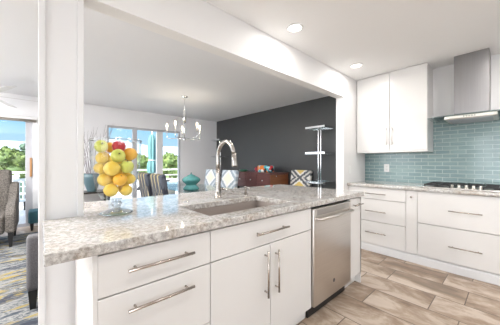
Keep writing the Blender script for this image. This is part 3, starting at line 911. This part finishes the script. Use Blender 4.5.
for x in (3.50, 4.01):
    for y in (3.315, 4.345):
        bm = newbm(); frustum(bm, x - .025, x + .025, y - .025, y + .025, 0, .66, .6); link('leg', bm, M_darkwood, t)
# colourful cushion-like box, red and green pieces
def patch_mat():
    m = mat('multicolour_patches', (.5, .5, .5), .7)
    t, N, L, b = nodes(m)
    v = t.nodes.new('ShaderNodeTexVoronoi'); v.inputs['Scale'].default_value = 13
    L.new(coord(t), v.inputs['Vector'])
    sp = t.nodes.new('ShaderNodeSeparateColor'); L.new(v.outputs['Color'], sp.inputs[0])
    L.new(ramp(t, sp.outputs[0], [(0, (.02, .02, .03)), (.2, (.75, .74, .70)), (.38, (.70, .20, .03)), (.55, (.05, .35, .42)), (.7, (.62, .04, .05)), (.82, (.35, .65, .72))], 'CONSTANT'), b.inputs['Base Color'])
    return m
bm = newbm(); box(bm, 3.64, 3.79, 3.43, 3.84, .9925, 1.145, .035, 3)
single('patterned_cushion', bm, patch_mat(), 'small multicolour patterned cushion on top of the sideboard', 'cushion', (3.715, 3.63, .992))
t = thing('ornament', 'round red ornament beside the multicolour cushion on the sideboard', 'ornament', (3.72, 3.925, 0.9920))
bm = newbm(); lathe(bm, [(.03, 0.9922), (.032, 1.0000), (.018, 1.0080), (.045, 1.0300), (.056, 1.0600), (.045, 1.0900), (.018, 1.1050), (0, 1.1060)], (3.72, 3.925, 0), 20); link('body', bm, mat('dark_red', (.30, .03, .05), .4), t)
bm = newbm(); lathe(bm, [(.014, 1.1055), (.012, 1.1150), (0, 1.1180)], (3.72, 3.925, 0), 12); link('cap', bm, M_black, t)
bm = newbm(); lathe(bm, [(.0, 0.9922), (.05, 0.9922), (.085, 1.0), (.10, 1.0450), (.094, 1.0450), (.078, 1.0160), (.0, 1.0020)], (3.60, 4.26, 0), 20, cap=False)
single('bowl', bm, mat('dark_green_glaze', (.02, .10, .06), .3), 'small dark green bowl at the left end of the sideboard', 'bowl', (3.60, 4.26, 0.9920))

# etageres
def etagere(y, label):
    t = thing('etagere', label, 'shelf', (3.88, y, 0), 'chrome and glass shelf towers on the dark wall')
    b_ = newbm(); box(b_, 3.70, 4.055, y - .22, y + .22, 0, .03, .003); link('base', b_, M_chrome, t)
    for dy in (-.034, .016):
        b_ = newbm(); box(b_, 3.86, 3.90, y + dy, y + dy + .018, .03, 1.835, .002); link('post', b_, M_chrome, t)
    for z in (.30, .83, 1.365, 1.835):
        b_ = newbm()
        x0, x1, y0, y1, z1 = 3.70, 4.055, y - .20, y + .20, z + .035
        box(b_, x0, x0 + .02, y0, y1, z, z1); box(b_, x1 - .02, x1, y0, y1, z, z1)
        box(b_, x0 + .02, x1 - .02, y0, y0 + .02, z, z1); box(b_, x0 + .02, x1 - .02, y1 - .02, y1, z, z1)
        box(b_, x0 + .02, x1 - .02, y - .012, y + .012, z, z + .02)
        fr = link('shelf_frame', b_, M_chrome, t)
        b_ = newbm(); box(b_, x0 + .0205, x1 - .0205, y0 + .0205, y1 - .0205, z + .021, z + .034); link('shelf_pane', b_, M_shelfglass, fr)
    return t
etagere(2.385, 'chrome and glass shelf tower nearest the wall stub on the dark wall')
etagere(5.62, 'chrome and glass shelf tower in the far corner behind the faucet')

# grey lounge chair close to the peninsula
t = thing('lounge_chair', 'grey upholstered low chair behind the white post, on the rug', 'chair', (.29, 2.93, 0))
bm = newbm(); box(bm, -.085, .70, 2.585, 2.70, .165, .615, .03, 3); link('backrest', bm, M_greycloth, t)
bm = newbm(); box(bm, -.05, .67, 2.701, 3.20, .165, .38, .03, 3); link('seat', bm, M_greycloth, t)
for x in (-.045, .66):
    for y in (2.63, 3.15):
        bm = newbm(); frustum(bm, x - .03, x + .03, y - .03, y + .03, .0105, .168, .62); link('leg', bm, M_black, t)
# tweed armchair
t = thing('armchair', 'brown grey tweed armchair on the rug by the left glass door', 'armchair', (-.72, 5.05, 0))
bm = newbm(); box(bm, -.92, -.375, 4.72, 5.36, .20, .45, .04, 3); link('seat', bm, M_tweed, t)
bm = newbm(); box(bm, -.30, .30, -.06, .06, 0, .80, .05, 3); bmesh.ops.transform(bm, matrix=Matrix.Translation((-.65, 5.44, .30)) @ Matrix.Rotation(math.radians(-8), 4, 'X'), verts=bm.verts); link('backrest', bm, M_tweed, t)
for x0, x1 in ((-1.03, -.925), (-.37, -.265)):
    bm = newbm()
    prof = [(5.50, .22), (4.72, .22), (4.71, .46), (4.76, .53), (4.88, .585), (5.05, .62), (5.22, .67), (5.36, .80), (5.52, .90), (5.56, .80)]
    v0 = [bm.verts.new((x0, y, z)) for y, z in prof]; v1 = [bm.verts.new((x1, y, z)) for y, z in prof]
    bm.faces.new(v0); bm.faces.new(v1[::-1])
    for k in range(len(prof)): bm.faces.new((v0[k], v1[k], v1[(k + 1) % len(prof)], v0[(k + 1) % len(prof)]))
    bmesh.ops.recalc_face_normals(bm, faces=bm.faces)
    bmesh.ops.bevel(bm, geom=bm.edges[:], offset=.015, segments=2, affect='EDGES')
    link('armrest', bm, M_tweed, t)
for x in (-.98, -.315):
    for y in (4.77, 5.44):
        bm = newbm(); frustum(bm, x - .03, x + .03, y - .03, y + .03, .0105, .225, .55); link('leg', bm, M_black, t)
# teal ottoman
t = thing('ottoman', 'teal upholstered ottoman by the frame of the left glass door', 'ottoman', (.13, 5.82, 0))
bm = newbm(); box(bm, -.16, .42, 5.62, 6.03, .13, .34, .03, 3); link('cushion', bm, M_tealcloth, t)
for x in (-.11, .37):
    for y in (5.67, 5.98):
        bm = newbm(); frustum(bm, x - .025, x + .025, y - .025, y + .025, 0.0003, .134, .6); link('leg', bm, M_black, t)
# rug
bm = newbm(); box(bm, -2.6, .75, 1.95, 5.50, .0003, .010, .003)
single('rug', bm, M_rug, 'streaked grey, navy and mustard rug on the floor left of the post', 'rug', (-.9, 3.7, 0))
# side table with vase of twigs
t = thing('side_table', 'dark side table under the grey teal vase against the back wall', 'table', (.82, 5.78, 0))
bm = newbm(); box(bm, .50, 1.10, 5.53, 6.03, .59, .62, .004); link('tabletop', bm, M_darkwood, t)
for x in (.54, 1.06):
    for y in (5.57, 5.99):
        bm = newbm(); frustum(bm, x - .022, x + .022, y - .022, y + .022, 0, .59, .7); link('leg', bm, M_darkwood, t)
tx, ty = .78, 5.70
bm = newbm(); lathe(bm, [(0, .6205), (.075, .6205), (.080, .64), (.12, .75), (.165, .90), (.19, .985), (.18, .985), (.155, .90), (.11, .76), (.0, .70)], (tx, ty, 0), 28, cap=False)
single('vase', bm, M_tealgrey, 'grey teal flared vase holding the bare twigs, left of the fruit jar', 'vase', (tx, ty, .62))
bm = newbm()
rnd = random.Random(5)
for k in range(16):
    a = rnd.uniform(0, 6.28); s = rnd.uniform(.15, .55); hh = rnd.uniform(.8, 1.38)
    p0 = Vector((tx + rnd.uniform(-.05, .05), ty + rnd.uniform(-.05, .05), .74))
    p1 = p0 + Vector((math.cos(a) * s * .25, math.sin(a) * s * .25, .3)); p2 = p0 + Vector((math.cos(a) * s, math.sin(a) * s * .6, hh))
    pm = (p1 + p2) / 2 + Vector((rnd.uniform(-.04, .04), rnd.uniform(-.03, .03), .05))
    tube(bm, [p0, p1, pm, p2], [.006, .0055, .004, .0015], 5)
    for j in range(3):
        q = p1.lerp(p2, rnd.uniform(.25, .85)); b2_ = a + rnd.uniform(-1.2, 1.2)
        tube(bm, [q, q + Vector((math.cos(b2_) * .06, math.sin(b2_) * .04, .12)), q + Vector((math.cos(b2_) * .10, math.sin(b2_) * .07, .26))], [.003, .0025, .001], 4)
o = single('twig_bunch', bm, M_twig, 'bunch of bare grey twigs standing in the grey teal vase', 'twigs', (tx, ty, .74)); o['kind'] = 'stuff'

# ceiling fan (mostly left of the photograph)
fxn, fyn = -.59, 5.22
t = thing('ceiling_fan', 'white ceiling fan whose blade tips show at the upper left', 'fan', (fxn, fyn, HC))
bm = newbm(); lathe(bm, [(.07, HC - .0005), (.07, HC - .03), (.02, HC - .05), (.02, 2.31), (.10, 2.29), (.12, 2.22), (.10, 2.17), (0, 2.16)], (fxn, fyn, 0), 20); link('motor', bm, M_white, t)
bm = newbm(); lathe(bm, [(.10, 2.158), (.11, 2.12), (.08, 2.08), (0, 2.065)], (fxn, fyn, 0), 20); link('added_lamp', bm, emis('added_globe_glow', (1, .93, .84), 4), t)  # glowing globe added out of view to light the living room
for k in range(5):
    a = math.radians(-69 + 72 * k)
    bm = newbm(); box(bm, .13, .84, -.06, .06, -.004, .004, .003)
    bmesh.ops.transform(bm, matrix=Matrix.Translation((fxn, fyn, 2.22)) @ Matrix.Rotation(a, 4, 'Z') @ Matrix.Rotation(math.radians(12), 4, 'X'), verts=bm.verts)
    link('blade', bm, mat('fan_blade_white', (.62, .62, .62), .5) if k == 0 else bpy.data.materials['fan_blade_white'], t)

# ============================================================ outside
M_deck = mat('pale_deck', (.62, .61, .60), .7)
M_grass = fruitmat('lawn', (.11, .17, .05), (.20, .26, .09), .4, .9)
M_asph = fruitmat('pale_paving', (.42, .42, .43), (.55, .55, .55), .3, .9)
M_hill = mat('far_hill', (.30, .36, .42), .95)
M_bark = mat('bark', (.10, .075, .05), .9)
bm = newbm(); box(bm, XL - 5, 6.5, YB + .121, 9.6, -.25, -.02); box(bm, XL - 5, XL - .1, -3, YB + .121, -.25, -.02); struct('deck', bm, M_deck)  # left wing is unseen, added to bounce sunlight up onto the ceilings
bm = newbm(); box(bm, -150, 250, 9.7, 330, -3.2, -3.0); struct('ground', bm, M_grass)
bm = newbm(); box(bm, -60, 120, 26, 62, -2.999, -2.985); struct('parking', bm, M_asph)
bm = newbm()
n = 60
top = [(-200 + 12 * i, 300, 22 + 3.5 * math.sin(i * .35) + 2 * math.sin(i * .9 + 1)) for i in range(n)]
a_ = [bm.verts.new((x, y - 60, -3)) for x, y, z in top]; b_ = [bm.verts.new((x, y, z)) for x, y, z in top]; c_ = [bm.verts.new((x, y + 60, -3)) for x, y, z in top]
for i in range(n - 1):
    bm.faces.new((a_[i], a_[i + 1], b_[i + 1], b_[i])); bm.faces.new((b_[i], b_[i + 1], c_[i + 1], c_[i]))
struct('hills', bm, M_hill)

# railing
t = thing('deck_railing', 'white deck railing outside the glass doors', 'railing', (1, 9.45, -.02))
for k in range(9):
    x = -4.4 + k * 1.3
    bm = newbm(); box(bm, x - .045, x + .045, 9.40, 9.49, -.02, .90, .004); link('post', bm, M_white, t)
bm = newbm(); box(bm, -4.45, 6.05, 9.39, 9.50, .90, .945, .004); link('top_rail', bm, M_white, t)
for z in (.12, .31, .50, .69):
    bm = newbm(); box(bm, -4.35, 5.95, 9.432, 9.458, z, z + .03); link('rail', bm, M_white, t)

# closed parasol
ux, uy = 2.62, 7.55
t = thing('parasol', 'closed teal parasol standing on the deck outside the glass doors', 'parasol', (ux, uy, -.02))
bm = newbm(); tube(bm, [(ux, uy, .04), (ux, uy, 2.22)], .02, 10); ball(bm, (ux, uy, 2.22), .03); link('pole', bm, M_alw, t)
bm = newbm()
rings = []
prof = [(.115, .88), (.145, 1.0), (.125, 1.2), (.085, 1.28), (.11, 1.5), (.115, 1.75), (.105, 1.95), (.06, 2.06), (.022, 2.10)]
for r, z in prof:
    rings.append([bm.verts.new((ux + r * (1 + .16 * math.cos(8 * 2 * math.pi * k / 48)) * math.cos(2 * math.pi * k / 48), uy + r * (1 + .16 * math.cos(8 * 2 * math.pi * k / 48)) * math.sin(2 * math.pi * k / 48), z)) for k in range(48)])
for A_, B_ in zip(rings, rings[1:]):
    for k in range(48):
        f_ = bm.faces.new((A_[k], A_[(k + 1) % 48], B_[(k + 1) % 48], B_[k])); f_.smooth = True
can_ = link('canopy', bm, mat('teal_canvas', (.085, .20, .21), .8), t)
bm = newbm(); tube(bm, [(ux + .098 * math.cos(k * .2617), uy + .098 * math.sin(k * .2617), 1.28) for k in range(24)], .012, 6, closed=True); link('tie', bm, M_white, can_)
bm = newbm(); lathe(bm, [(.25, -.019), (.25, .03), (.05, .06), (.03, .2)], (ux, uy, 0), 24); link('base', bm, M_alu, t)

# patio table and chairs
def patio_chair(loc, rz, label):
    t = thing('patio_chair', label, 'chair', (0, 0, 0), 'white chairs on the deck')
    b_ = newbm(); box(b_, -.22, .22, -.22, .22, .40, .43, .005); link('seat', b_, M_white, t)
    b_ = newbm()
    for y in (-.20, -.10, 0, .10, .20): box(b_, -.22, -.195, y - .015, y + .015, .43, .84)
    box(b_, -.225, -.19, -.23, .23, .84, .89, .005); link('backrest', b_, M_white, t)
    for x in (-.19, .19):
        for y in (-.19, .19):
            b_ = newbm(); frustum(b_, x - .02, x + .02, y - .02, y + .02, 0, .40, .8); link('leg', b_, M_black, t)
    t.location = loc; t.rotation_euler = (0, 0, rz)
    return t
pc = patio_chair((-.42, 7.05, -.02), 2.4, 'white slatted patio chair nearest the left glass door')
dup(pc, (-.55, 8.5, -.02), -1.2, 'white slatted patio chair in front of the railing, past the patio table')
t = thing('patio_table', 'white round patio table on the deck between two white chairs', 'table', (-.95, 7.75, -.02))
bm = newbm(); lathe(bm, [(0, .69), (.45, .69), (.45, .715), (0, .716)], (-.95, 7.75, 0), 28, cap=False); link('tabletop', bm, M_white, t)
bm = newbm(); lathe(bm, [(.25, -.0195), (.25, 0), (.04, .03), (.035, .69)], (-.95, 7.75, 0), 18); link('pedestal', bm, M_white, t)

# trees
def leafmat(name, a, bb):
    m = mat(name, a, .7)
    t, N, L, b = nodes(m)
    L.new(ramp(t, noise(t, coord(t), 2.2, 3), [(.35, a), (.65, bb)]), b.inputs['Base Color'])
    return m
M_leaf1 = leafmat('leaf_green', (.045, .085, .02), (.13, .18, .045))
M_leaf2 = leafmat('leaf_dark', (.03, .07, .05), (.07, .13, .08))
def crown_mesh(name, seed, m, n=1500, squash=1.0, size=.28):
    rr = random.Random(seed)
    b_ = newbm()
    blobs = [(rr.uniform(-.6, .6), rr.uniform(-.6, .6), rr.uniform(-.45, .5) * squash, rr.uniform(.45, .7)) for _ in range(11)]
    for _ in range(n):
        bx_, by_, bz_, br_ = rr.choice(blobs)
        v = Vector((rr.gauss(0, 1), rr.gauss(0, 1), rr.gauss(0, 1))).normalized() * br_ * rr.uniform(.7, 1.02)
        c = Vector((bx_, by_, bz_)) + v
        u = Vector((rr.gauss(0, 1), rr.gauss(0, 1), rr.gauss(0, 1))).normalized(); w = u.cross(Vector((rr.gauss(0, 1), rr.gauss(0, 1), rr.gauss(0, 1)))).normalized()
        s = size * rr.uniform(.25, .6)
        b_.faces.new([b_.verts.new(c + u * s + w * s * .0), b_.verts.new(c + w * s * .6), b_.verts.new(c - u * s), b_.verts.new(c - w * s * .6)])
    for bx_, by_, bz_, br_ in blobs: ball(b_, (bx_, by_, bz_), br_ * .82, 8, 6)
    me = bpy.data.meshes.new(name); b_.to_mesh(me); b_.free(); me.materials.append(m)
    return me
CR = [crown_mesh('crown', 3, M_leaf1), crown_mesh('crown', 8, M_leaf2, 1300, 1.6)]
TR = newbm(); tube(TR, [(0, 0, -1), (0.02, 0, -.4), (0, 0.02, .2)], [.11, .08, .05], 8)
TRM = bpy.data.meshes.new('trunk'); TR.to_mesh(TRM); TR.free(); TRM.materials.append(M_bark)
def tree(x, y, zt, rad, kind, label, gz=-3.0):
    t = thing('tree', label, 'tree', (x, y, gz), 'trees beyond the deck')
    hgt = zt - gz
    for nm, me, sc, z in (('trunk', TRM, (rad, rad, hgt - rad), hgt - rad), ('crown', CR[kind], (rad, rad, rad * .9), hgt - rad)):
        o = bpy.data.objects.new(nm, me); COL.objects.link(o); o.parent = t; o.location = (0, 0, z); o.scale = sc
        ORG[o.name] = ORG[t.name]
def at(px, d):
    a = (px - 250) / 234.5; th = math.radians(48.2)
    return (d * (math.cos(th) + a * math.sin(th)), d * (math.sin(th) - a * math.cos(th)))
# places worked out once from the bearings of the trees seen through the doors
for brg, dist, zt, rad, kind, lab in (
    (14, 30, 3.3, 2.3, 0, 'broad light green tree in the middle of the left glass door'),
    (-8, 34, 3.4, 2.4, 1, 'dark bluish green tree at the far left edge of the left glass door'),
    (33, 40, 4.3, 1.7, 1, 'dark conifer-like tree beside the frame of the left glass door'),
    (142, 44, 2.9, 2.4, 0, 'light green tree between the fruit jar and the teal parasol'),
    (170, 44, 3.2, 2.5, 0, 'round light green tree right of the teal parasol'),
    (124, 60, 3.0, 3.0, 0, 'distant green tree behind the fruit jar'),
    (158, 75, 3.0, 3.2, 1, 'distant dark green tree just right of the teal parasol'),
    (180, 80, 3.2, 3.0, 1, 'distant dark tree at the right edge of the middle glass door'),
    (22, 70, 2.8, 3.5, 1, 'distant dark tree behind the light green tree in the left door')):
    x, y = at(brg, dist)
    tree(x, y, zt, rad, kind, lab)
# hedge on the lawn
x, y = at(24, 26)
bm = newbm(); box(bm, x - 3, x + 1.4, y - .5, y + .5, -2.99, -1.9 + .9, .15, 2)
single('hedge', bm, M_leaf2, 'clipped dark hedge on the lawn seen through the left glass door', 'hedge', (x, y, -3))

# parked cars
def car(x, y, rz, col, label):
    t = thing('car', label, 'car', (x, y, -2.984), 'cars parked beyond the deck')
    mcol = mat('car_paint', col, .3)
    b_ = newbm()
    prof = [(-2.1, .35), (-2.1, .80), (-1.95, .92), (-1.2, .95), (-.6, 1.42), (.9, 1.45), (1.5, 1.0), (2.05, .90), (2.15, .6), (2.15, .35)]
    v0 = [b_.verts.new((px, -.85, pz)) for px, pz in prof]; v1 = [b_.verts.new((px, .85, pz)) for px, pz in prof]
    b_.faces.new(v0); b_.faces.new(v1[::-1])
    for k in range(len(prof)): b_.faces.new((v0[k], v1[k], v1[(k + 1) % len(prof)], v0[(k + 1) % len(prof)]))
    bmesh.ops.recalc_face_normals(b_, faces=b_.faces); bmesh.ops.bevel(b_, geom=b_.edges[:], offset=.06, segments=2, affect='EDGES')
    M_ = Matrix.Translation((x, y, -2.984)) @ Matrix.Rotation(rz, 4, 'Z')
    bmesh.ops.transform(b_, matrix=M_, verts=b_.verts); link('body', b_, mcol, t)
    b_ = newbm(); box(b_, -.75, 1.0, -.87, .87, 1.0, 1.33, .02); bmesh.ops.transform(b_, matrix=M_, verts=b_.verts); link('window_band', b_, M_black, t)
    for px in (-1.35, 1.35):
        for py in (-.78, .78):
            b_ = newbm(); tube(b_, [(px, py - .1, .34), (px, py + .1, .34)], .335, 16); bmesh.ops.transform(b_, matrix=M_, verts=b_.verts); link('wheel', b_, M_black, t)
for brg, dist, rz, col, lab in ((144, 36, .3, (.75, .75, .76), 'white car parked left of the teal parasol, beyond the deck'),
                                (167, 40, .2, (.80, .80, .80), 'white car under the round tree right of the parasol'),
                                (177, 38, .5, (.45, .46, .48), 'grey car near the right edge of the middle glass door'),
                                (8, 42, .1, (.78, .78, .79), 'white car beyond the railing at the far left')):
    x, y = at(brg, dist)
    car(x, y, rz, col, lab)
bpy.context.view_layer.update()
